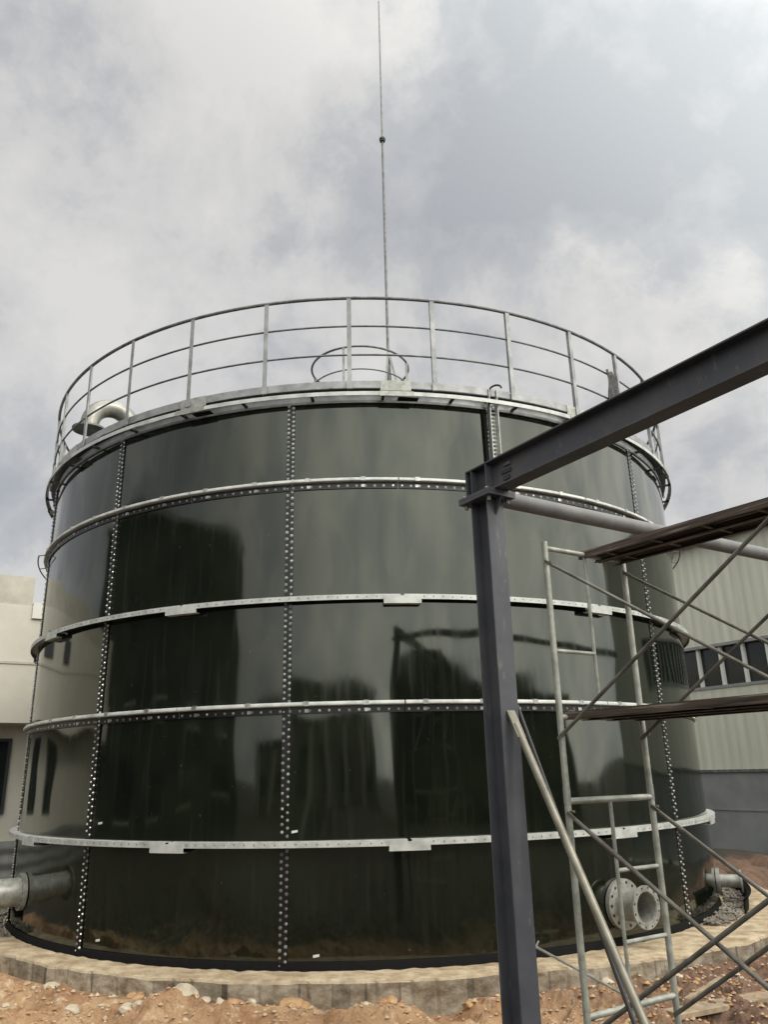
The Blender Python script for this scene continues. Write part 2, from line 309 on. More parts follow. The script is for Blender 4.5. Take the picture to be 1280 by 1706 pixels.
def ground_mat():
    m=bpy.data.materials.new('clay_soil'); m.use_nodes=True; nt=m.node_tree; b=nt.nodes['Principled BSDF']; b.inputs['Roughness'].default_value=.95
    t=N(nt,'ShaderNodeTexCoord'); o=t.outputs['Object']
    def nz(s,d=8,ro=.6):
        n=N(nt,'ShaderNodeTexNoise'); n.inputs['Scale'].default_value=s; n.inputs['Detail'].default_value=d; n.inputs['Roughness'].default_value=ro; nt.links.new(o,n.inputs[0]); return n.outputs['Fac']
    def ramp(f,p0,p1,c0,c1):
        r=N(nt,'ShaderNodeValToRGB'); r.color_ramp.elements[0].position=p0; r.color_ramp.elements[1].position=p1; r.color_ramp.elements[0].color=(*c0,1); r.color_ramp.elements[1].color=(*c1,1); nt.links.new(f,r.inputs[0]); return r.outputs[0]
    def mix(f,a,c):
        x=N(nt,'ShaderNodeMixRGB'); nt.links.new(f,x.inputs[0])
        for i,v in ((1,a),(2,c)):
            if isinstance(v,tuple): x.inputs[i].default_value=(*v,1)
            else: nt.links.new(v,x.inputs[i])
        return x.outputs[0]
    c=ramp(nz(1.6),.35,.65,(.29,.155,.078),(.45,.295,.165))
    c=mix(ramp(nz(7,9,.7),.55,.68,(0,0,0),(1,1,1)),c,(.58,.45,.31))
    c=mix(ramp(nz(11,9,.7),.51,.70,(0,0,0),(.9,.9,.9)),c,(.20,.10,.055))
    # darker red-brown soil to the right and beyond the tank
    sx=N(nt,'ShaderNodeSeparateXYZ'); nt.links.new(o,sx.inputs[0])
    f=math_(nt,'MULTIPLY_ADD',nz(1.1),1.6,math_(nt,'MULTIPLY_ADD',sx.outputs['X'],.60,-1.35),clamp=True)
    c=mix(f,c,ramp(nz(5,9,.7),.35,.7,(.095,.055,.038),(.26,.155,.10)))
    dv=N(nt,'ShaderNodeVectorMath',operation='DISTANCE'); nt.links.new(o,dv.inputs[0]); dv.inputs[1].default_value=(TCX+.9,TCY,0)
    fy=math_(nt,'MULTIPLY_ADD',dv.outputs['Value'],2.2,math_(nt,'MULTIPLY_ADD',nz(.8),1.0,-15.6),clamp=True)  # ground away from the kerb, mostly unseen, darkened so the tank mirrors near-black
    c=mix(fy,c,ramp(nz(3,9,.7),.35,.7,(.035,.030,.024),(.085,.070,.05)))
    nt.links.new(c,b.inputs['Base Color'])
    bp=N(nt,'ShaderNodeBump'); bp.inputs['Strength'].default_value=.9; bp.inputs['Distance'].default_value=.03; nt.links.new(nz(24,8,.7),bp.inputs['Height']); nt.links.new(bp.outputs[0],b.inputs['Normal'])
    return m
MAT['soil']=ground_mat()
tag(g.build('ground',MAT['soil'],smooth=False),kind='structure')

# ================================================================ buildings
A33=R(33); U=Vector((-sin(A33),cos(A33),0)); V=Vector((cos(A33),sin(A33),0)); Zv=Vector((0,0,1))
# -- factory on the right: facade runs along U
fd=ray(1186,1403); 
FP=Vector((fd.x,fd.y,0))*(21.5/math.hypot(fd.x,fd.y))       # a point on the facade line
fac=thing('factory_building','pale green metal clad factory with a strip window, behind the tank on the right','building',tuple(FP))
def wallbox(mb,P,along,nrm,s0,s1,z0,z1,out,back):
    c=P+along*((s0+s1)/2)+nrm*((out-back)/2); c.z=(z0+z1)/2
    mb.box(c,along,nrm,Zv,abs(s1-s0)/2,(out+back)/2,(z1-z0)/2)
Fn=-V
S0,S1=-13.5,22.0
a_=FP
gw=.12; zb_,zwb,zwt,ztop=1.85,3.74,4.81,7.32
m=MB(); wallbox(m,a_,U,Fn,S0,S1,zb_,zwb,0,.3); wallbox(m,a_,U,Fn,S0,S1,zwt,ztop,0,.3)
wallbox(m,a_,U,Fn,6.4,S1,zwb,zwt,0,.3); wallbox(m,a_,U,Fn,S0,-9,zwb,zwt,0,.3)
wallbox(m,a_-V*-.35,U,Fn,S0+.01,S0+.3,0,ztop-.01,-.36+.36,9.0); m.build('wall',MAT['clad'],fac)
m=MB(); wallbox(m,a_,U,Fn,S0-.05,S1,.02,zb_-.012,.06,.3); wallbox(m,a_,U,Fn,S0-.05,S1,.98,1.02,.075,0); m.build('plinth',MAT['block'],fac)
m=MB(); wallbox(m,a_,U,Fn,S0,S1,zb_-.03,zb_+.03,.10,0); m.build('drip_flashing',MAT['galv_dark'],fac)
m=MB(); wallbox(m,a_,U,Fn,S0-.3,S1,ztop+.002,ztop+.18,.22,9.5); m.build('roof',MAT['galv'],fac)
wd=MB(); wallbox(wd,a_,U,Fn,-9,6.4,zwb,zwt,-.16,.2); wo=wd.build('window',MAT['glass'],fac)
m=MB(); wallbox(m,a_,U,Fn,-9,6.4,zwb+.002,zwb+.07,.02,.15); wallbox(m,a_,U,Fn,-9,6.4,zwt-.07,zwt-.002,.02,.15); m.build('sill',MAT['block'],wo)
k=-9.0
while k<6.41:
    m=MB(); wallbox(m,a_,U,Fn,k-.035,k+.035,zwb+.07,zwt-.07,-.05,.14); m.build('mullion',MAT['wframe'],wo); k+=.62
m=MB()
wallbox(m,a_,U,Fn,S0-.5,S1,.0,.05,.5,0)
# keep the apron just above the soil bank
fo=m.build('apron_slab',MAT['white'],fac)
# -- beige building on the left: facade runs along V
ld=ray(10,1420); LP=Vector((ld.x,ld.y,0))*(18.6/math.hypot(ld.x,ld.y))
lb=thing('office_building','beige rendered two storey building with a stepped parapet, behind the tank on the left','building',tuple(LP))
Ln=-U
def zat(x,y,P,along,n):     # height where a pixel ray meets the facade plane
    d=ray(x,y); t=(P.x*n.x+P.y*n.y)/(d.x*n.x+d.y*n.y); return EYE+d.z*t, (d*t)
zt,p1=zat(60,962,LP,V,Ln); zm,_=zat(30,1007,LP,V,Ln); zl,_=zat(30,1104,LP,V,Ln); zsf,_=zat(30,1204,LP,V,Ln)
s_end=(Vector((p1.x,p1.y,0))-LP).dot(V)
zt2,p2=zat(85,1012,LP,V,Ln); s2=(Vector((p2.x,p2.y,0))-LP).dot(V)
SL=-17
m=MB(); wallbox(m,LP,V,Ln,SL,s2+1.5,zsf+.0,zm,0,6); mw=m.build('wall',MAT['beige'],lb)
m=MB(); wallbox(m,LP,V,Ln,SL,s2+1.45,0.8,zsf-.002,-.9,6); m.build('wall',MAT['beige'],lb)
m=MB(); wallbox(m,LP,V,Ln,SL,s_end,zm+.002,zt,-.02,6); m.build('parapet',MAT['parapet'],lb)
m=MB(); wallbox(m,LP,V,Ln,s_end+.01,s2+.6,zm-.28,zm+.06,.06,3); m.build('parapet',MAT['white'],lb)
m=MB(); wallbox(m,LP,V,Ln,SL,s2+1.5,zl-.025,zl+.025,.02,0); m.build('string_course',MAT['parapet'],lb)
m=MB(); wallbox(m,LP,V,Ln,SL,s2+1.46,0,.8-.002,-.84,6); m.build('plinth',MAT['stone'],lb)
zw1,pw=zat(14,1235,LP-Ln*.9,V,Ln); zw0,_=zat(8,1350,LP-Ln*.9,V,Ln); sw=(Vector((pw.x,pw.y,0))-LP).dot(V)
for k in range(3):
    sR=sw-k*2.7
    if k==0: sL=sR-1.25
    else: sL=sR-1.25
    m=MB(); wallbox(m,LP,V,Ln,sL,sR,zw0,zw1,-.86,1.0); wn=m.build('window',MAT['glass'],lb)
    f=MB(); 
    for a,b,c,d in ((sL-.06,sL,zw0-.06,zw1+.06),(sR,sR+.06,zw0-.06,zw1+.06),(sL,sR,zw1,zw1+.06),(sL,sR,zw0-.06,zw0),((sL+sR)/2-.025,(sL+sR)/2+.025,zw0,zw1)): wallbox(f,LP,V,Ln,a,b,c,d,-.82,.95)
    f.build('frame',MAT['frame'],wn)
    # upper storey window, left of the frame edge
    if k>0:
        m=MB(); wallbox(m,LP,V,Ln,sL,sR,zl+.25,zm-.55,.012,.1); w2=m.build('window',MAT['glass'],lb)
        f=MB()
        for a,b,c,d in ((sL-.06,sL,zl+.19,zm-.49),(sR,sR+.06,zl+.19,zm-.49),(sL,sR,zm-.55,zm-.49),(sL,sR,zl+.19,zl+.25)): wallbox(f,LP,V,Ln,a,b,c,d,.04,.0)
        f.build('frame',MAT['frame'],w2)
# -- buildings behind the camera, seen only in the tank's enamel
def block(name,label,P,along,nrm,length,depth,h,mt,nw,fl,win=True):
    t=thing(name,label,'building',(P.x,P.y,0))
    m=MB(); wallbox(m,P,along,nrm,0,length,-.3,h,0,depth); m.build('wall',mt,t)
    m=MB(); wallbox(m,P,along,nrm,-.25,length+.25,h+.002,h+.3,.3,depth+.3); m.build('roof',MAT['galv_dark'],t)
    if win:
        for j in range(fl):
            for i in range(nw):
                s=length*(i+.5)/nw; z=1.1+j*3.1
                m=MB(); wallbox(m,P,along,nrm,s-.8,s+.8,z,z+1.5,.03,.05); wn=m.build('window',MAT['glass'],t)
                m=MB(); wallbox(m,P,along,nrm,s-.9,s+.9,z-.12,z-.01,.12,0); m.build('sill',MAT['parapet'],wn)
    return t
def dirv(az): a=R(az); return Vector((sin(a),cos(a),0))
TC=Vector((TCX,TCY,0))
P0=TC+dirv(263)*22.0; P1=TC+dirv(214)*25.5
al=(P1-P0).normalized(); nn=Vector((-al.y,al.x,0)); 
if nn.dot(TC-P0)<0: nn=-nn
block('workshop_building','dark stained block mirrored as the black mass on the tank\'s left panels',P0,al,nn,(P1-P0).length,10,10.4,MAT['darkbld'],5,2)
P0=TC+dirv(209)*33; P1=TC+dirv(176)*31; al=(P1-P0).normalized(); nn=Vector((-al.y,al.x,0))
if nn.dot(TC-P0)<0: nn=-nn
shed1=block('storage_shed','low grey shed mirrored along the middle panels of the tank',P0,al,nn,(P1-P0).length,8,4.3,MAT['midbld'],6,1)
for q_ in range(7):  # pale strips added on the unseen wall as light verticals in the tank
    tag_=MB(); wallbox(tag_,P0,al,nn,(P1-P0).length*(q_+.12)/7,(P1-P0).length*(q_+.34)/7,0,3.9,.06,0)
    tb=shed1; o_=tag_.build('pale_strip',MAT['white'],tb)
P0=TC+dirv(170)*29; P1=TC+dirv(118)*27; al=(P1-P0).normalized(); nn=Vector((-al.y,al.x,0))
if nn.dot(TC-P0)<0: nn=-nn
block('storage_shed','longer dark shed mirrored in the tank behind the steel column',P0,al,nn,(P1-P0).length,8,4.9,MAT['darkbld'],7,1)

# ================================================================ concrete kerb round the tank
def kerb():
    t=thing('concrete_kerb','tan ring kerb of rough cast concrete round the foot of the tank','kerb',(TCX,TCY,0))
    m=MB(); n=1080; rows=[]
    # formwork board widths
    cuts=[];a=-180
    while a<180: cuts.append(a); a+=random.choice([2.2,3.4,4.6,5.2,6.5])
    offs=[random.uniform(-.009,.009) for _ in cuts]; ci=0
    for i in range(n):
        th=-180+360*i/n
        while ci+1<len(cuts) and cuts[ci+1]<=th: ci+=1
        groove=-.012 if th-cuts[ci]<.35 else 0
        ro=5.375+.42*sstep(12,50,th)*sstep(150,110,th)+.03*noise.noise(Vector((th*.11,0,0)))+offs[ci]
        e=.004*noise.noise(Vector((th*1.9,3,0)))+.014*noise.noise(Vector((th*.22,7,0)))
        tz=.292+.012*noise.noise(Vector((th*.4,1,5)))
        pr=[(4.9,.285),(5.05,.285+.02*noise.noise(Vector((th*.7,9,9)))),(5.18,tz),(ro-.06,tz+e),(ro-.012,tz-.008+e),(ro+groove*.5,tz-.026+e),(ro+groove*1.2,.15),(ro+groove,-.25)]
        rows.append([(TCX+r*sin(R(th)),TCY-r*cos(R(th)),z) for r,z in pr])
    k=len(rows[0])
    for r in rows: m.v+=r
    for i in range(n):
        j=(i+1)%n
        for q in range(k-1): m.f.append((i*k+q,j*k+q,j*k+q+1,i*k+q+1))
    # material: dusty top, stained grey face
    mt=bpy.data.materials.new('kerb_concrete'); mt.use_nodes=True; nt=mt.node_tree; b=nt.nodes['Principled BSDF']; b.inputs['Roughness'].default_value=.92
    tcn=N(nt,'ShaderNodeTexCoord'); ge=N(nt,'ShaderNodeNewGeometry'); s=N(nt,'ShaderNodeSeparateXYZ'); nt.links.new(ge.outputs['True Normal'],s.inputs[0])
    def nz(sc_,st=None):
        v=tcn.outputs['Object']
        if st: mp=N(nt,'ShaderNodeMapping'); mp.inputs['Scale'].default_value=st; nt.links.new(v,mp.inputs[0]); v=mp.outputs[0]
        x=N(nt,'ShaderNodeTexNoise'); x.inputs['Scale'].default_value=sc_; x.inputs['Detail'].default_value=8; x.inputs['Roughness'].default_value=.65; nt.links.new(v,x.inputs[0]); return x.outputs['Fac']
    def ramp(f,p0,p1,c0,c1):
        r=N(nt,'ShaderNodeValToRGB'); r.color_ramp.elements[0].position=p0; r.color_ramp.elements[1].position=p1; r.color_ramp.elements[0].color=(*c0,1); r.color_ramp.elements[1].color=(*c1,1); nt.links.new(f,r.inputs[0]); return r.outputs[0]
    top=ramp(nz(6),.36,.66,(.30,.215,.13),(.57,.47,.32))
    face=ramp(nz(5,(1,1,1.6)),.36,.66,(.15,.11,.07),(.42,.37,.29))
    so=N(nt,'ShaderNodeSeparateXYZ'); nt.links.new(tcn.outputs['Object'],so.inputs[0])
    an=math_(nt,'MULTIPLY',math_(nt,'ARCTAN2',so.outputs['X'],so.outputs['Y']),11.5)
    an=math_(nt,'ADD',an,math_(nt,'MULTIPLY',math_(nt,'SINE',math_(nt,'MULTIPLY',an,2.3)),.28))
    wn_=N(nt,'ShaderNodeTexWhiteNoise',noise_dimensions='1D'); nt.links.new(math_(nt,'FLOOR',an),wn_.inputs['W'])
    gp=math_(nt,'LESS_THAN',math_(nt,'FRACT',an),.07)
    br=math_(nt,'SUBTRACT',math_(nt,'MULTIPLY_ADD',wn_.outputs['Value'],.55,.72),math_(nt,'MULTIPLY',gp,.40))
    fs_=N(nt,'ShaderNodeVectorMath',operation='SCALE'); nt.links.new(face,fs_.inputs[0]); nt.links.new(br,fs_.inputs['Scale']); face=fs_.outputs[0]
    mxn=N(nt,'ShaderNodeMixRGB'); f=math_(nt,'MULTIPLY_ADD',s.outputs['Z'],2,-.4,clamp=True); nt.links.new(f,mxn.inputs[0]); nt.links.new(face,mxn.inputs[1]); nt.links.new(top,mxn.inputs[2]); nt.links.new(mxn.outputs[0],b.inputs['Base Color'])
    bp=N(nt,'ShaderNodeBump'); bp.inputs['Strength'].default_value=.7; bp.inputs['Distance'].default_value=.02; nt.links.new(nz(18),bp.inputs['Height']); nt.links.new(bp.outputs[0],b.inputs['Normal'])
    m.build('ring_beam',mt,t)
    # black membrane lips standing clear of the wall at both sides
    for a0,a1 in ((60,84),(-96,-62)):
        m=MB(); prof=[(5.30,.24),(5.312,.24),(5.33,.44),(5.37,.475),(5.36,.485),(5.31,.45)]
        m.arc(prof,a0,a1,24); m.build('membrane_lip',MAT['membrane'],t,smooth=True)
kerb()

# ================================================================ the tank
tank=thing('storage_tank','huge dark green glossy bolted steel tank with silver rings and a rooftop railing','tank',(TCX,TCY,ZB-.02))
SEAM0=-7.5; DS=360/13
Zs=[ZB-.03,Z1,Z2,Z3,Z4,Z5]
def polar(r,th,z): return Vector((TCX+r*sin(R(th)),TCY-r*cos(R(th)),z))
def seam(s): return SEAM0+s*DS-(.8 if s==1 else 0)
for c in range(5):
    for s in range(13):
        a0=seam(s); a1=(seam(s+1) if s<12 else seam(0)+360)+.35; m=MB(); n=24
        tilt=random.gauss(0,.0045); tw=random.gauss(0,.0022); ex=.0025 if s%2 else 0
        vs=[]
        for j in range(7):
            z=Zs[c]+(Zs[c+1]-Zs[c]+.0)*j/6
            for i in range(n+1):
                th=a0+(a1-a0)*i/n
                r=TR+.006*(i/n)+ .002*sin(PI*j/6)+tilt*1.2*(j/6-.5)+tw*2.4*(i/n-.5)
                vs.append(polar(r+.002*(c%2),th,z))
        m.v=[tuple(v) for v in vs]
        m.f=[(j*(n+1)+i,j*(n+1)+i+1,(j+1)*(n+1)+i+1,(j+1)*(n+1)+i) for j in range(6) for i in range(n)]
        o=m.build('wall_panel',MAT['enamel'],tank,smooth=True)
# vertical seams: sealant strip (part); bolts
near=[];rest=[]
for s in range(13):
    a=seam(s)
    aa=(a+180)%360-180
    m=MB(); w_=math.degrees(.044/TR); m.arc([(TR+.004,ZB-.03),(TR+.014,ZB-.03),(TR+.014,Z5-.02),(TR+.004,Z5-.02)],a-w_,a+w_*.85,2); m.build('seam_strip',MAT['sealant'],tank)
    for c in range(5):
        nb=18; h=Zs[c+1]-Zs[c]
        for k in range(nb):
            for side in (-1,1):
                z=Zs[c]+h*(k+.5+(.25 if side>0 else -.25))/nb
                if abs(z-Zs[c])<.03: continue
                th=aa+side*math.degrees(.027/TR)
                if abs(aa)<=95: (near if (abs(aa+7.5)<1 and c<3) else rest).append((TR+.014,th,z))
near.sort(key=lambda t:abs(t[2]-EYE)); rest+=near[100:]; near=near[:100]
def bolt_geo(mb,r,th,z,s=1):
    s*=random.uniform(.88,1.1); th+=random.uniform(-.025,.025); z+=random.uniform(-.002,.002)
    d=polar(1,th,0)-polar(0,th,0); p=polar(r,th,z)
    e=d+Vector((random.gauss(0,.12),0,random.gauss(0,.12))); mb.tube(p-d*.002,p+d*.004*s,.0155*s,8); mb.tube(p+d*.004*s,p+d*.003*s+e*.011*s,.0125*s,8,r2=.007*s)
for b in near:
    m=MB(); bolt_geo(m,*b); m.build('bolt',MAT['bolt'],tank,smooth=True)
rb=MB()
for b in rest: bolt_geo(rb,*b)
# bolted rings (type A at Z2 and Z4), plate rings (type B at Z1, Z3)
for zr in (Z2,Z4):
    k=0; th=-96.0
    while th<96:
        bolt_geo(rb,TR+.020,th,zr-.051,.9); th+=1.155; k+=1
tag(rb.build('bolt',MAT['bolt'],tank,smooth=True),kind='stuff')
for zr in (Z2,Z4):
    for q in range(13):
        a=SEAM0+q*DS+ DS*.5
        m=MB(); m.arc([(TR+.008,zr-.078),(TR+.018,zr-.078),(TR+.018,zr-.008),(TR+.055,zr-.010),(TR+.068,zr-.007),(TR+.074,zr+.0),(TR+.074,zr+.018),(TR+.068,zr+.030),(TR+.055,zr+.034),(TR+.008,zr+.032)],a+.08,a+DS-.08,28)
        o=m.build('stiffener_ring',MAT['galv_ring'],tank,smooth=True)
        m=MB(); m.arc([(TR+.018,zr-.081),(TR+.0225,zr-.081),(TR+.0225,zr-.012),(TR+.018,zr-.012)],a+.08,a+DS-.08,28); m.build('bolt_flange',MAT['sealant'],o)
        for kk in range(4):
            t=a+2.4+kk*6.93; m=MB(); m.arc([(TR+.023,zr-.068),(TR+.032,zr-.068),(TR+.032,zr-.036),(TR+.023,zr-.036)],t-.22,t+.22,1); m.build('washer',MAT['bolt'],o); m=MB()
            m.arc([(TR+.0742,zr-.008),(TR+.079,zr-.008),(TR+.079,zr+.036),(TR+.05,zr+.042),(TR+.05,zr+.0345),(TR+.0742,zr+.0345)],t-.3,t+.3,1)
            m.build('clip',MAT['bolt'],o)
for zr in (Z1,Z3):
    for q in range(13):
        a=SEAM0+q*DS+DS*.5
        m=MB(); g_=.22
        m.arc([(TR+.008,zr+.002),(TR+.10,zr+.002),(TR+.10,zr-.046),(TR+.107,zr-.046),(TR+.107,zr+.008),(TR+.008,zr+.008)],a+g_,a+DS-g_,28)
        o=m.build('stiffener_ring',MAT['galv_ring'],tank,smooth=True)
        # small bolt holes along the face
        m=MB(); th=a+2.6
        while th<a+DS-2.4:
            d=polar(1,th,0)-polar(0,th,0); p=polar(TR+.107,th,zr-.018+random.uniform(-.004,.004)); m.tube(p-d*.001,p+d*.0025,.0075,8); th+=1.16
        m.build('hole_row',MAT['galv_dark'],o)
        m=MB(); m.arc([(TR+.1075,zr-.092),(TR+.1125,zr-.092),(TR+.1125,zr-.008),(TR+.1075,zr-.008)],a-2.25,a+2.25,6)
        m.arc([(TR+.03,zr-.092),(TR+.1075,zr-.092),(TR+.1075,zr-.086),(TR+.03,zr-.086)],a-2.25,a+2.25,6)
        sp=m.build('splice_plate',MAT['galv_ring'],tank)
for a0,a1 in ((-90,-63),(63,86)):
    m=MB(); m.path([polar(TR+.15,a0+(a1-a0)*i/14,Z4-.02) for i in range(15)],.010,8); so_=m.build('ring_stay',MAT['galv_dark'],tank,smooth=True)
    for q in range(4):
        th=a0+(a1-a0)*q/3; m=MB(); m.tube(polar(TR+.06,th,Z4+.0),polar(TR+.15,th,Z4-.02),.007,6); m.build('stay_bracket',MAT['galv_dark'],so_)
# base angle and bitumen fillet
m=MB(); m.arc([(TR+.009,ZB-.04),(TR+.045,ZB-.04),(TR+.032,ZB+.02),(TR+.018,ZB+.07),(TR+.009,ZB+.08)],0,360,180); m.build('base_fillet',MAT['membrane'],tank,smooth=True)
# top rim, walkway lip, toe board
m=MB(); m.arc([(TR-.01,Z5-.03),(TR+.018,Z5-.03),(TR+.018,Z5+.0),(TR-.01,Z5+.0)],0,360,180); m.build('top_rim',MAT['galv_dark'],tank,smooth=True)
m=MB(); m.arc([(4.955,Z5+.001),(4.962,Z5+.001),(4.962,Z5+.088),(4.955,Z5+.088)],0,360,180); m.build('rim_upstand',MAT['post'],tank,smooth=True)
m=MB(); m.arc([(5.075,Z5+.034),(5.112,Z5+.034),(5.112,Z5-.006),(5.118,Z5-.006),(5.118,Z5+.042),(5.075,Z5+.042)],0,360,180); wl=m.build('walkway_angle',MAT['galv_ring'],tank,smooth=True)
m=MB()
th=-180
while th<180:
    p=polar(5.02,th,Z5+.018); d=polar(1,th,0)-polar(0,th,0); t=d.cross(Zv); 
    m=MB(); m.box(polar(5.036,th,Z5+.018),d,t,Zv,.073,.016,.012); m.build('bracket',MAT['frame'],tank); th+=360/39
m=MB(); m.arc([(5.045,Z5+.122),(5.051,Z5+.122),(5.051,Z5+.208),(5.045,Z5+.208)],0,360,180); m.build('toe_board',MAT['post'],tank,smooth=True)
m=MB(); m.arc([(4.93,Z5+.112),(5.0445,Z5+.112),(5.0445,Z5+.120),(4.93,Z5+.120)],0,360,180); m.build('walkway_plate',MAT['frame'],tank,smooth=True)
for q in range(13):
    a=6.3+q*DS; m=MB(); m.arc([(5.0515,Z5+.085),(5.058,Z5+.085),(5.058,Z5+.21),(5.0515,Z5+.21)],a-2,a+2,6); m.arc([(5.1185,Z5-.015),(5.125,Z5-.015),(5.125,Z5+.045),(5.1185,Z5+.045)],a-2.2,a+2.2,6); m.build('splice_plate',MAT['galv'],tank)
    m=MB(); m.arc([(5.0,Z5-.02),(5.09,Z5-.02),(5.09,Z5-.012),(5.0,Z5-.012)],a+.2,a+2.9,6); m.build('splice_plate',MAT['sealant'],tank)
# roof: shallow cone with a small crown platform
ZR=Z5+1.93
m=MB(); m.arc([(4.96,Z5+.085),(.0,ZR+.02),(.0,ZR-.02),(4.96,Z5+.02)],0,360,64); m.build('roof',MAT['enamel'],tank,smooth=True)
m=MB(); m.tube((TCX,TCY,ZR-.45),(TCX,TCY,ZR+.12),.8,48); m.build('crown_hatch',MAT['galv_dark'],tank)
# guard rail
ZT=[5.355+EYE,4.98+EYE,4.60+EYE]; RR=5.05
gr=MB(); gr.arc([(RR+.021*cos(t),ZT[0]+.021*sin(t)) for t in [2*PI*i/10 for i in range(10)]],0,360,220); rail=gr.build('top_rail',MAT['galv_dark'],tank,smooth=True)
for z in ZT[1:]:
    m=MB(); m.arc([(RR-.012+.0125*cos(t),z+.0125*sin(t)) for t in [2*PI*i/8 for i in range(8)]],0,360,220); m.build('mid_rail',MAT['galv_dark'],tank,smooth=True)
for k in range(32):
    th=.3+k*11.25; d=polar(1,th,0)-polar(0,th,0); t=d.cross(Zv); m=MB()
    zc=(Z5+.10+ZT[0]-.01)/2; hz=(ZT[0]-.01-Z5-.10)/2
    m.box(polar(RR+.012,th,zc),t,d,Zv,.026,.003,hz); m.box(polar(RR-.008,th,zc)+t*.0235,t,d,Zv,.003,.0195,hz)
    m.box(polar(RR+.018,th,Z5+.15),t,d,Zv,.035,.004,.045)
    m.build('post',MAT['post'],tank)
# crown guard hoops
m=MB(); cr=.90
for z,r_ in ((7.13+EYE,.02),(6.68+EYE,.013)):
    m=MB(); m.arc([(cr+r_*cos(t),z+r_*sin(t)) for t in [2*PI*i/8 for i in range(8)]],0,360,64); m.build('crown_hoop',MAT['galv_dark'],tank,smooth=True)
for th in (-17,73,163,253):
    p=polar(cr,th,0); m=MB(); m.box((p.x,p.y,(ZR+7.12+EYE)/2-.1),(1,0,0),(0,1,0),Zv,.022,.022,(7.12+EYE-ZR)/2+.1); m.build('crown_post',MAT['post'],tank)
# gooseneck vent
vt=-55; d=polar(1,vt,0)-polar(0,vt,0)
r0=4.10; br=.31; zc=4.90+EYE
pts=[polar(r0,vt,Z5+.1),polar(r0,vt,zc-.1)]+[polar(r0,vt,zc)+d*br*(1-cos(a))+Zv*br*sin(a) for a in [PI*i/20 for i in range(21)]]+[polar(r0+2*br,vt,zc-.08)]
m=MB(); m.path(pts,.132,24); vp=m.build('vent_pipe',MAT['vent'],tank,smooth=True)
m=MB(); m.tube(polar(r0+2*br,vt,zc-.08),polar(r0+2*br,vt,zc-.105),.235,36); m.build('flange',MAT['galv_dark'],vp)
# nozzles
def nozzle(th,z,L,rp,rf,pad,bolts=12,open_=True,mt='galv'):
    d=polar(1,th,0)-polar(0,th,0); p=polar(TR,th,z); a=d.cross(Zv)
    m=MB(); n=32
    m.add([],[]); 
    # open pipe wall
    vs=[];
    for q,(x,r_) in enumerate(((-.05,rp),(L,rp),(L,rp-.012),(-.05,rp-.012))):
        for k in range(n): t=2*PI*k/n; vs.append(p+d*x+(a*cos(t)+Zv*sin(t))*r_)
    m.add(vs,[(q*n+k,q*n+(k+1)%n,(q+1)*n+(k+1)%n,(q+1)*n+k) for q in range(3) for k in range(n)]); nz=m.build('nozzle',MAT[mt],tank,smooth=True)
    m=MB(); m.annulus(p+d*L,d,rp-.005,rf,.024); f=m.build('flange',MAT['galv'],nz)
    for k in range(bolts):
        t=2*PI*(k+.5)/bolts; c=p+d*(L)+(a*cos(t)+Zv*sin(t))*((rp+rf)/2+.006); m=MB(); m.tube(c-d*.0135,c+d*.0135,.010*rf/.2,8)
        m.build('bolt_hole',MAT['sealant'],nz)
    m=MB(); m.annulus(p+d*.035,d,rp-.002,pad,.05); f=m.build('pad_plate',MAT['galv'],nz)
    for k in range(14):
        t=2*PI*k/14; c=p+d*.058+(a*cos(t)+Zv*sin(t))*(pad-.035); m=MB(); m.tube(c,c+d*.004,.015*pad/.24,8)
        m.build('bolt_hole',MAT['sealant'],nz)
    return nz
nozzle(33.5,.66,.32,.15,.20,.24)
nozzle(67.5,.57,.31,.078,.135,.15,8)
nozzle(-52.5,.77,.95,.155,.23,.20)
# perforated cable tray running down the wall at the hidden seam
th=19.6; d=polar(1,th,0)-polar(0,th,0); t=d.cross(Zv)
m=MB(); z0,z1=Z4+.12,Z5+.2
m.box(polar(TR+.075,th,(z0+z1)/2)-t*.05,t,d,Zv,.004,.04,(z1-z0)/2); m.box(polar(TR+.075,th,(z0+z1)/2)+t*.05,t,d,Zv,.004,.04,(z1-z0)/2)
z=z0
while z<z1: m.box(polar(TR+.04,th,z),t,d,Zv,.046,.004,.011); z+=.05
tray=m.build('cable_tray',MAT['galv_ring'],tank)
m=MB(); pts=[polar(TR+.10,th-.75,Z4+.15+i*.12) for i in range(7)]+[polar(TR+.12,th-.7,Z5+.02)]
m.path(pts,.013,8); m.build('cable',MAT['sealant'],tray,smooth=True)
m=MB(); m.path([polar(TR+.16+.06*cos(a),th+.6-1.1*(1-cos(a))*.5,Z5+.17+.055*sin(a)) for a in [PI*i/12 for i in range(13)]],.012,8); m.build('cable',MAT['sealant'],tray,smooth=True)
# small stuck tags
for px,py in ((527,1592),(491,1385),(167,1371),(163,1566)):
    dd=ray(px,py); A=dd.x**2+dd.y**2; B=-2*(dd.x*TCX+dd.y*TCY); Cc=TCX**2+TCY**2-(TR+.012)**2; tt=(-B-math.sqrt(B*B-4*A*Cc))/(2*A)
    P=dd*tt; th=math.degrees(math.atan2(P.x-TCX,-(P.y-TCY))); z=EYE+P.z; d=polar(1,th,0)-polar(0,th,0); t=Zv.cross(d)
    m=MB(); m.box(polar(TR+.013,th,z),t+Zv*.15,d,Zv,.03,.002,.011); m.build('paper_tag',MAT['wframe'],tank)
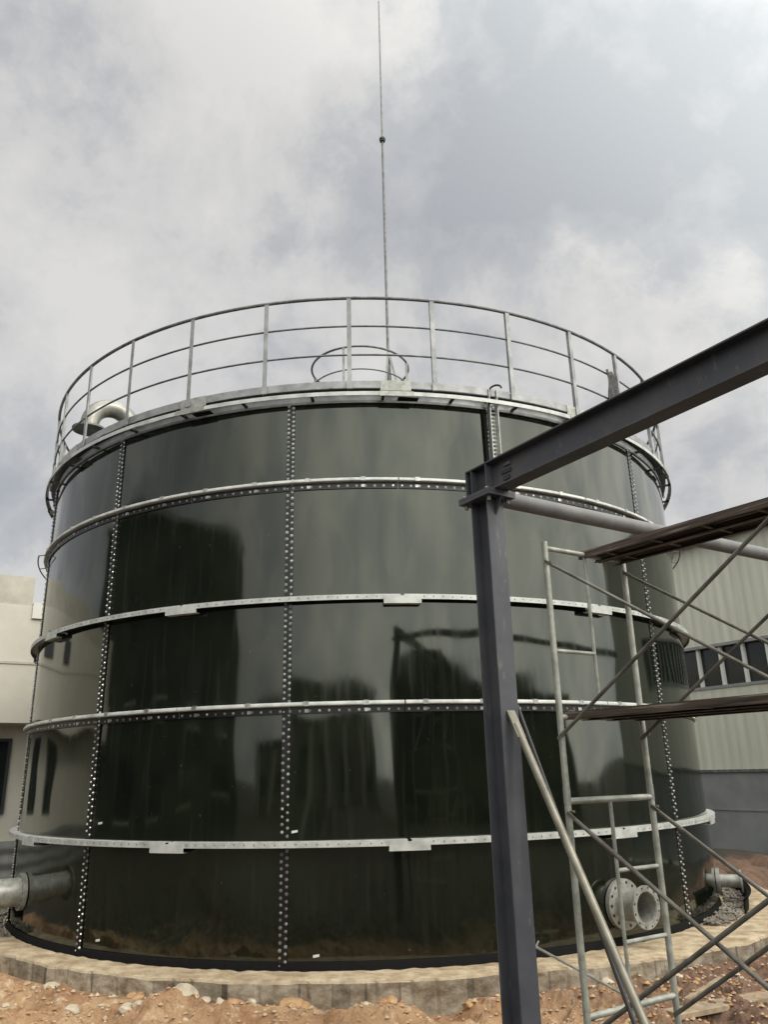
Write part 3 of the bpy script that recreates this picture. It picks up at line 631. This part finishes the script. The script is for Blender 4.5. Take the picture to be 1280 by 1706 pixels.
# rag hung on the guard rail
m=MB(); n=10; vs=[]
for j in range(9):
    for i in range(n+1):
        th=41.6+3.3*i/n+.15*sin(j*.8); r=RR+.03+.02*sin(i*1.7+j*.4); vs.append(polar(r,th,ZT[1]+.02-.52*j/8+.01*sin(i*2)))
m.v=[tuple(v) for v in vs]; m.f=[(j*(n+1)+i,j*(n+1)+i+1,(j+1)*(n+1)+i+1,(j+1)*(n+1)+i) for j in range(8) for i in range(n)]
m.org=tuple(polar(RR,44,ZT[2])); o=m.build('cloth',MAT['cloth'],smooth=True); tag(o,'dark grey rag hanging on the rooftop railing of the tank','cloth'); sm=o.modifiers.new('solid','SOLIDIFY'); sm.thickness=.006

# ================================================================ lightning rod
lx=ray(648,632); D=13.0; P=Vector((lx.x,lx.y,0))*(D/math.hypot(lx.x,lx.y))
ztop=EYE+ray(623,3).z*D/math.hypot(ray(623,3).x,ray(623,3).y); zj=EYE+ray(634,233).z*D/math.hypot(ray(634,233).x,ray(634,233).y); zleg=EYE+ray(650,585).z*D/math.hypot(ray(650,585).x,ray(650,585).y)
lr=thing('lightning_rod','tall thin grey lightning rod rising from the tank roof','lightning rod',(P.x,P.y,ZR-.2))
m=MB(); m.tube((P.x,P.y,ZR-.3),(P.x,P.y,zj),.027,10,r2=.024); m.build('lower_mast',MAT['galv_dark'],lr,smooth=True)
m=MB(); m.tube((P.x,P.y,zj),(P.x,P.y,ztop),.019,8,r2=.012); m.build('upper_mast',MAT['galv_dark'],lr,smooth=True)
m=MB(); m.tube((P.x,P.y,zj-.02),(P.x,P.y,zj+.02),.065,10); m.tube((P.x,P.y,zj-.055),(P.x,P.y,zj-.025),.055,10); m.build('joint',MAT['frame'],lr)
for ax in (-.12,.33):
    m=MB(); m.box((P.x+ax/2,P.y-.1,(ZR-.1+zleg)/2),Vector((ax,-.2,ZR-.1-zleg)),(0,1,0),Vector((ax,-.2,ZR-.1-zleg)).cross(Vector((0,1,0))),math.hypot(ax,.2,zleg-ZR+.1)/2,.02,.02); m.build('leg',MAT['post'],lr)
m=MB(); m.box((P.x+.05,P.y+.2,(ZR-.1+zleg)/2),Vector((.1,.4,ZR-.1-zleg)),(1,0,0),Vector((.1,.4,ZR-.1-zleg)).cross(Vector((1,0,0))),math.hypot(.1,.4,zleg-ZR+.1)/2,.02,.02); m.build('leg',MAT['post'],lr)

# ================================================================ steel column, beam and tie tube
DC=4.9; azc=R(7.92); CN=Vector((DC*sin(azc),DC*cos(azc),0))      # nearest corner of the H section
hd,bw=.165,.138                                                 # depth along U, width along V
cc=CN+U*hd/2+V*bw/2
ZP=1.722+EYE
col=thing('steel_column','dark slate painted H section steel column in the foreground','column',(cc.x,cc.y,0))
m=MB(); zc,hz=(ZP-.25)/2,(ZP+.25)/2-.0
zc=(ZP-.2-.03)/2; hz=(ZP+.2-.03)/2
m.box((cc-U*(hd/2-.005))+Zv*zc,V,U,Zv,bw/2,.005,hz); m.box((cc+U*(hd/2-.005))+Zv*zc,V,U,Zv,bw/2,.005,hz); m.box(cc+Zv*zc,U,V,Zv,hd/2-.0101,.0035,hz)
m.build('shaft',MAT['beam'],col)
m=MB(); m.box(cc+Zv*(ZP-.018),U,V,Zv,.155,.115,.011); cap=m.build('cap_plate',MAT['beam'],col)
m=MB()
for i in(-1,1):
    for j in(-1,1):
        p=cc+U*i*.115+V*j*.08; m.tube(p+Zv*(ZP-.062),p+Zv*(ZP-.03),.013,6); 
m.build('bolt',MAT['galv_dark'],cap)
# gusset under the cap on the flange side
m=MB(); p=cc-U*(hd/2+.001)
tri=[p+V*s*.005+q for s in(-1,1) for q in (Zv*(ZP-.03),Zv*(ZP-.03)-U*.07,Zv*(ZP-.14))]
m.add(tri,[(0,1,2),(5,4,3),(0,3,4,1),(1,4,5,2),(2,5,3,0)]); m.build('gusset',MAT['beam'],col)
m=MB(); m.box(cc-U*(hd/2+.001)+V*.0+Zv*.62,V,U,Zv,.012,.002,.03)
m.build('bolt_slot',MAT['frame'],col)
bl=thing('steel_beam','dark slate painted I beam rising overhead from the column to the right','beam',(cc.x,cc.y,ZP))
BD=.205; bw2=.125; x0,x1=-.125,6.2      # along -U from column centre (x0 is the far end)
bc=lambda s,z: cc-U*s+Zv*z
m=MB(); mid=(x0+x1)/2; hl=(x1-x0)/2
m.box(bc(mid,ZP+.014+.0045+.0),U,V,Zv,hl,bw2/2,.0045); m.box(bc(mid,ZP+.014+BD-.0045),U,V,Zv,hl,bw2/2,.0045); m.box(bc(mid,ZP+.014+BD/2),U,V,Zv,hl,.0035,BD/2-.0091)
m.build('i_section',MAT['beam'],bl)
m=MB(); m.box(bc(x0-.005,ZP+.014+BD/2),U,V,Zv,.005,bw2/2,BD/2); m.build('end_plate',MAT['beam'],bl)
m=MB(); m.box(cc+Zv*(ZP+.004),U,V,Zv,.155,.115,.0095); bp_=m.build('base_plate',MAT['beam'],bl)
m=MB()
for i in(-1,1):
    for j in(-1,1):
        p=cc+U*i*.115+V*j*.09; m.tube(p+Zv*(ZP+.0136),p+Zv*(ZP+.03),.013,6)
m.build('bolt',MAT['galv'],bp_)
for s in (hd/2-.006,-hd/2+.006):
    for sd_ in (-1,1):
        m=MB(); m.box(bc(s,ZP+.014+BD/2)+V*sd_*(bw2/4+.001),U,V,Zv,.004,bw2/4-.003,BD/2-.0095); m.build('stiffener',MAT['beam'],bl)
m=MB(); m.box(bc(.22,ZP+.12)-V*.0075,U,V,Zv,.045,.004,.012);m.box(bc(.22,ZP+.075)-V*.0075,U,V,Zv,.03,.004,.014); m.build('bolt_slot',MAT['frame'],bl)
m=MB(); m.box(bc(.235,ZP+.165)-V*.009,U,V,Zv,.03,.006,.010); m.build('cleat',MAT['galv_dark'],bl)
# tie tube
tt=thing('tie_tube','grey round steel tube running back from the column head past the tank','tube',tuple(cc+V*.06+Zv*(ZP-.10)))
ps=cc+V*(.085)+U*.03+Zv*(ZP+.03)
m=MB(); m.tube(ps,ps+V*7.5,.057,28); m.build('round_tube',MAT['beam2'],tt,smooth=True)
m=MB(); m.box(ps-V*.005,U,V,Zv,.07,.005,.075); m.build('end_plate',MAT['beam'],tt)
# raking strut in the plane of the beam
def planept(px,py,P,n):
    d=ray(px,py); E=Vector((0,0,EYE)); t=(P-E).dot(n)/d.dot(n); return E+d*t
pa=planept(860,1206,cc-U*(hd/2+.03),V); pb=planept(1075,1706,cc-U*(hd/2+.03),V); dr=(pb-pa).normalized(); pe=pa+dr*((pa.z+.02)/-dr.z)
st=thing('raking_strut','tan steel tube leaning against the dark column, foot on the soil','strut',tuple(pe))
m=MB(); m.tube(pa,pe,.023,16); m.build('tube',MAT['strut'],st,smooth=True)
m=MB(); m.box(pa-dr*.0+V*-.0,dr,V,dr.cross(V),.09,.03,.006); m.build('flattened_end',MAT['strut'],st)
off=V*.32+U*.25
q0=planept(862,1175,cc-U*(hd/2+.01)+V*.1,V); q1=planept(1052,1690,cc-U*(hd/2+.01)+V*.1,V); dq=(q1-q0).normalized(); qe=q0+dq*((q0.z+.0)/-dq.z)
m=MB(); m.tube(q0,qe,.012,8); m.org=tuple(qe); o=m.build('steel_rod',MAT['frame'],smooth=True); tag(o,'thin rod slanting just behind the tan strut, its shade put in as black','rod')  # shade on this brace rod is put into its black colour

# ================================================================ scaffold
FL=Vector((1.115,5.28,0)); FRt=FL+V*.79; BAY=1.83
zJ=-.17+EYE; zT=1.50+EYE; zG=.03
def joints(z): pass
def frame(base,label,z0,z1,inner_left,low):
    L,Rr=base,base+V*.79
    Zt=z1-.045 if not low else z1-.03
    m=MB()
    for p in (L,Rr): m.tube(p+Zv*z0,p+Zv*z1,.0215,14)
    m.tube(L+Zv*Zt,Rr+Zv*Zt,.0205 if low else .018,12); t=m.build('ladder_frame',MAT['scaf'],scaf,smooth=True)
    t['label']=label
    mid=L+V*.385
    m=MB(); m.tube(mid+Zv*(Zt),mid+Zv*(z0+.62 if not low else z0+.42),.0125,10); m.build('inner_post',MAT['scaf'],t,smooth=True)
    if low:
        for zz in (-.63,-1.04):
            m=MB(); m.tube(mid+Zv*(zz+EYE),Rr+Zv*(zz+EYE),.0135,10); m.build('rung',MAT['scaf'],t,smooth=True)
        zz=-1.385+EYE; m=MB(); m.tube(L+Zv*zz,Rr+Zv*zz,.019,12); m.build('bottom_bar',MAT['scaf'],t,smooth=True)
    else:
        zz=.745+EYE; m=MB(); m.tube(L+Zv*zz,mid+Zv*zz,.0135,10); m.build('rung',MAT['scaf'],t,smooth=True)
        zz=.315+EYE; m=MB(); m.tube(L+Zv*zz,Rr+Zv*zz,.017,10); m.build('mid_bar',MAT['scaf'],t,smooth=True)
    for p in (L,Rr):
        for zz in (z0+.36,z1-.15 if not low else z1-.09):
            m=MB(); m.tube(p+Zv*zz+U*.02,p+Zv*zz-U*.052,.008,8); m.build('brace_pin',MAT['rust'],t)
    if not low:
        for p in (L,Rr):
            m=MB(); m.tube(p+Zv*(z0-.07),p+Zv*(z0+.03),.0238,12); m.build('coupling',MAT['galv'],t,smooth=True)
    return t
UB=Vector((-sin(R(36.5)),cos(R(36.5)),0)); F2=FL-UB*BAY
scaf=thing('scaffold','pale tube ladder-frame scaffold with two rusty plank platforms beside the dark column','scaffold',tuple(FL+V*.39-UB*.9))
frame(FL,'upper ladder frame with its rung on the left half',zJ+.02,zT,True,False)
frame(FL,'lower ladder frame standing on the soil',zG,zJ,False,True)
frame(F2,'upper ladder frame at the near end',zJ+.02,zT,True,False)
frame(F2,'lower ladder frame at the near end',zG,zJ,False,True)
def brace(p,q,label,r=.011):
    m=MB(); d=(q-p).normalized()
    m.tube(p+d*.05,q-d*.05,r,10)
    m.box(p+d*.02,d,V,d.cross(V),.045,.004,.012); m.box(q-d*.02,d,V,d.cross(V),.045,.004,.012)
    o=m.build('cross_brace',MAT['brace'],scaf,smooth=True); o['label']=label; return o
def Lp(z): return FL-V*.03+Zv*(z+EYE)-UB*.04
def Rp(z): return FL+V*(.79-.03)+Zv*(z+EYE)-U*.04
zAh,zAl=1.33,.19
L2=lambda z: F2-V*.03+Zv*(z+EYE)+U*.04
R2=lambda z: F2+V*(.76)+Zv*(z+EYE)+U*.04
brace(Lp(1.34),L2(.19),'upper brace falling to the right from the head of the left scaffold post')
brace(Lp(.19)-V*.024,L2(1.34)-V*.024,'upper brace climbing to the right from low on the left post of the upper frame',.012)
brace(Rp(1.35),R2(.19),'upper brace falling to the right from under the top plank platform')
brace(Rp(.19)-V*.024,R2(1.35)-V*.024,'upper brace climbing to the right from low on the right post of the upper frame')
brace(Lp(-.28),L2(-1.42),'lower brace falling to the right in front of the round tank nozzle',.013)
brace(Lp(-1.47)-V*.024,L2(-.28)-V*.024,'lower brace climbing to the right from the foot of the left post',.013)
brace(Rp(-.27),R2(-1.42),'lower brace falling to the right over the small side nozzle',.013)
brace(Rp(-1.47)-V*.024,R2(-.28)-V*.024,'lower brace climbing to the right from the foot of the right post',.013)
def platform(s0,s1,z,label,th,ribs):
    Lb=BAY+.1
    n=ribs; w_=(s1-s0)/n
    for i in range(n):
        m=MB(); sc0=FL+V*(s0+(i+.5)*w_)-UB*(BAY/2); VB=UB.cross(Zv)
        # folded steel plank: deck sheet, two down-turned lips, stiffening ribs
        m.box(sc0+Zv*z,UB,VB,Zv,Lb/2,w_/2-.004,.002)
        for e in(-1,1):
            m.box(sc0+VB*e*(w_/2-.0065)+Zv*(z-th/2-.0021),UB,VB,Zv,Lb/2,.0025,th/2)
            m.box(sc0+VB*e*(w_/2-.018)+Zv*(z-th-.0005),UB,VB,Zv,Lb/2,.0085,.0015)
        for e in(-.36,-.18,0,.18,.36): m.box(sc0+VB*e*w_+Zv*(z-.0145),UB,VB,Zv,Lb/2,.006,.0122)
        for e in range(5): m.box(sc0+UB*(-.8+.4*e)*Lb/2*.98+Zv*(z-th*.72),UB,VB,Zv,.012,w_/2-.0095,th*.14)
        t=m.build('plank',MAT['plank'],scaf); t['label']=label
        for e in (-1,1):
            for kx in(-1,1):
                m=MB(); p=sc0+UB*e*(BAY/2+.0)+VB*kx*w_*.3+Zv*(z-.002)
                m.path([p-UB*e*.08-Zv*.02,p-UB*e*.03+Zv*.006,p+Zv*.012,p+UB*e*.03+Zv*.002,p+UB*e*.034-Zv*.025],.006,8)
                m.build('hook',MAT['rust'],t)
platform(.37,.77,zT-.02,'upper platform of rusty ribbed steel planks resting on the scaffold top bar',.05,2)
platform(.05,.75,.345+EYE,'lower platform of worn steel planks halfway up the upper scaffold frame',.045,3)

# ================================================================ debris
def rock(px,py,s,mt,label,seed,flat=.6,grp=None):
    P=on_z(px,py,.08); z=gz(P.x,P.y)
    m=MB(); rnd=random.Random(seed); import bmesh
    bm=bmesh.new(); bmesh.ops.create_icosphere(bm,subdivisions=3,radius=1)
    sx,sy,sz=s*rnd.uniform(.8,1.3),s*rnd.uniform(.7,1.1),s*flat*rnd.uniform(.8,1.1)
    pl=[Vector((rnd.gauss(0,1),rnd.gauss(0,1),rnd.gauss(0,1))).normalized() for _ in range(11)]; dd=[rnd.uniform(.55,.85) for _ in pl]; ang=rnd.uniform(0,3)
    for v in bm.verts:
        c=v.co.copy()
        for n_,k_ in zip(pl,dd):
            e=c.dot(n_)-k_
            if e>0: c-=n_*e
        c*=1+.10*noise.noise(c*2.5+Vector((seed,0,0)))
        x,y=c.x*sx,c.y*sy; v.co=Vector((x*cos(ang)-y*sin(ang),x*sin(ang)+y*cos(ang),c.z*sz))
    me=bpy.data.meshes.new('rubble_stone'); bm.to_mesh(me); bm.free(); me.materials.append(mt)
    o=bpy.data.objects.new('rubble_stone',me); C.objects.link(o); o.location=(P.x,P.y,z+sz*.25); 
    tag(o,label,'stone',grp); return o
rock(686,1668,.15,MAT['rock'],'pale flat slab of broken concrete leaning on the kerb, right of centre',3,.22)
rock(300,1680,.17,MAT['rock'],'largest pale tan boulder in the soil at bottom left',11,.62)
rock(265,1672,.085,MAT['clod'],'dark brown lump beside the largest tan boulder',13,.7)
rock(215,1655,.10,MAT['rock'],'pale angular lump in the heaped soil left of the tan boulder',21,.5)
rock(480,1690,.12,MAT['clod'],'broad brown clay lump in the soil left of centre, below the bolt seam',23,.4)
rock(376,1672,.035,MAT['rock'],'small whitish stone against the kerb, right of the tan boulder',15,.7)
rock(75,1640,.07,MAT['rock'],'pale stone at the kerb foot on the far left',17,.6)
rock(158,1650,.06,MAT['rock'],'pinkish pale stone between the far left stone and the boulder',19,.6)
rnd=random.Random(5)
G='loose stones on the soil in front of the kerb'
for i in range(60):
    px=rnd.uniform(0,815); py=rnd.uniform(1652,1704)
    rock(px,py,rnd.choice([.02,.028,.035,.045,.06,.075]),MAT['rock'] if rnd.random()<.55 else MAT['clod'],'small loose stone lying in the soil in front of the kerb',100+i,.65,G)
for i in range(34):
    px=rnd.uniform(900,1275); py=rnd.uniform(1628,1704)
    rock(px,py,rnd.choice([.025,.03,.04,.055,.075]),MAT['rock'] if rnd.random()<.5 else MAT['clod'],'small loose stone lying in the brown soil under the scaffold',200+i,.6,'loose stones under the scaffold')
# pebbles and crumbs nobody could count
pb=MB(); rnd=random.Random(9)
ico=[(0,0,1),(.9,0,.1),(.28,.85,.2),(-.7,.5,.15),(-.75,-.5,.2),(.3,-.85,.1),(0,0,-.6)]
icf=[(0,1,2),(0,2,3),(0,3,4),(0,4,5),(0,5,1),(6,2,1),(6,3,2),(6,4,3),(6,5,4),(6,1,5)]
for i in range(5200):
    x=rnd.uniform(-5,6); y=rnd.uniform(5.6,10)
    d=math.hypot(x-TCX,y-TCY)
    if d<5.5 or d>8.5: continue
    s=rnd.uniform(.005,.02)*(1.7 if rnd.random()<.12 else 1); a=rnd.uniform(0,6.3); z=gz(x,y)
    pb.add([(x+s*(p[0]*cos(a)-p[1]*sin(a))*rnd.uniform(.7,1.3),y+s*(p[0]*sin(a)+p[1]*cos(a))*rnd.uniform(.7,1.3),z+s*p[2]*.8+s*.2) for p in ico],icf)
tag(pb.build('pebbles',MAT['pebble']),kind='stuff',label='crumbs of clay and pebbles scattered over the soil',cat='pebbles')
# soil clods
cb=MB()
for i in range(2600):
    x=rnd.uniform(-5,6); y=rnd.uniform(5.6,10); d=math.hypot(x-TCX,y-TCY)
    if d<5.5 or d>8.5: continue
    s=rnd.uniform(.01,.035); a=rnd.uniform(0,6.3); z=gz(x,y)
    cb.add([(x+s*(p[0]*cos(a)-p[1]*sin(a))*rnd.uniform(.7,1.3),y+s*(p[0]*sin(a)+p[1]*cos(a))*rnd.uniform(.7,1.3),z+s*p[2]*.7+s*.1) for p in ico],icf)
tag(cb.build('soil_clods',MAT['clod']),kind='stuff',label='brown clods of clay scattered over the soil',cat='clods')
# gravel in the trench between wall and membrane
gb=MB()
for i in range(1500):
    th=rnd.choice([rnd.uniform(50,88),rnd.uniform(-96,-54)]); P=polar(rnd.uniform(5.03,5.29),th,.28+rnd.uniform(0,.05)); s=rnd.uniform(.012,.035)
    gb.add([(P.x+s*p[0]*rnd.uniform(.7,1.3),P.y+s*p[1]*rnd.uniform(.7,1.3),P.z+s*p[2]) for p in ico],icf)
tag(gb.build('gravel',MAT['gravel']),kind='stuff',label='grey gravel filling the gap beside the foot of the tank',cat='gravel')
# rebar bar and timbers
a=on_z(893,1577,.46); b=on_z(1032,1652,.27); b=b+(b-a).normalized()*.30; b.z=max(b.z,gz(b.x,b.y))
m=MB(); m.tube(a,b,.012,8); m.tube(a,a+Vector((.03,0,.05)),.009,6); m.org=tuple(b); tag(m.build('steel_bar',MAT['galv'],smooth=True),'pale thin bar leaning on the kerb just right of the column','bar')
def board(p,q,w_,h,label):
    a=on_z(*p,.12); b=on_z(*q,.12); a.z=gz(a.x,a.y)+h; b.z=gz(b.x,b.y)+h; d=(b-a).normalized(); s=d.cross(Zv).normalized(); m=MB()
    m.box((a+b)/2,d,s,d.cross(s),(b-a).length/2,w_,h); m.org=tuple(a); tag(m.build('timber_board',MAT['timber'],bevel=.004),label,'board','timber boards on the soil')
board((1143,1670),(1203,1640),.022,.012,'short pale batten lying on the soil at the foot of the right scaffold post')
board((1120,1700),(1300,1655),.09,.02,'wide weathered board lying at the bottom right corner')

for o in list(bpy.data.objects):
    if '_org' in o.keys(): del o['_org']
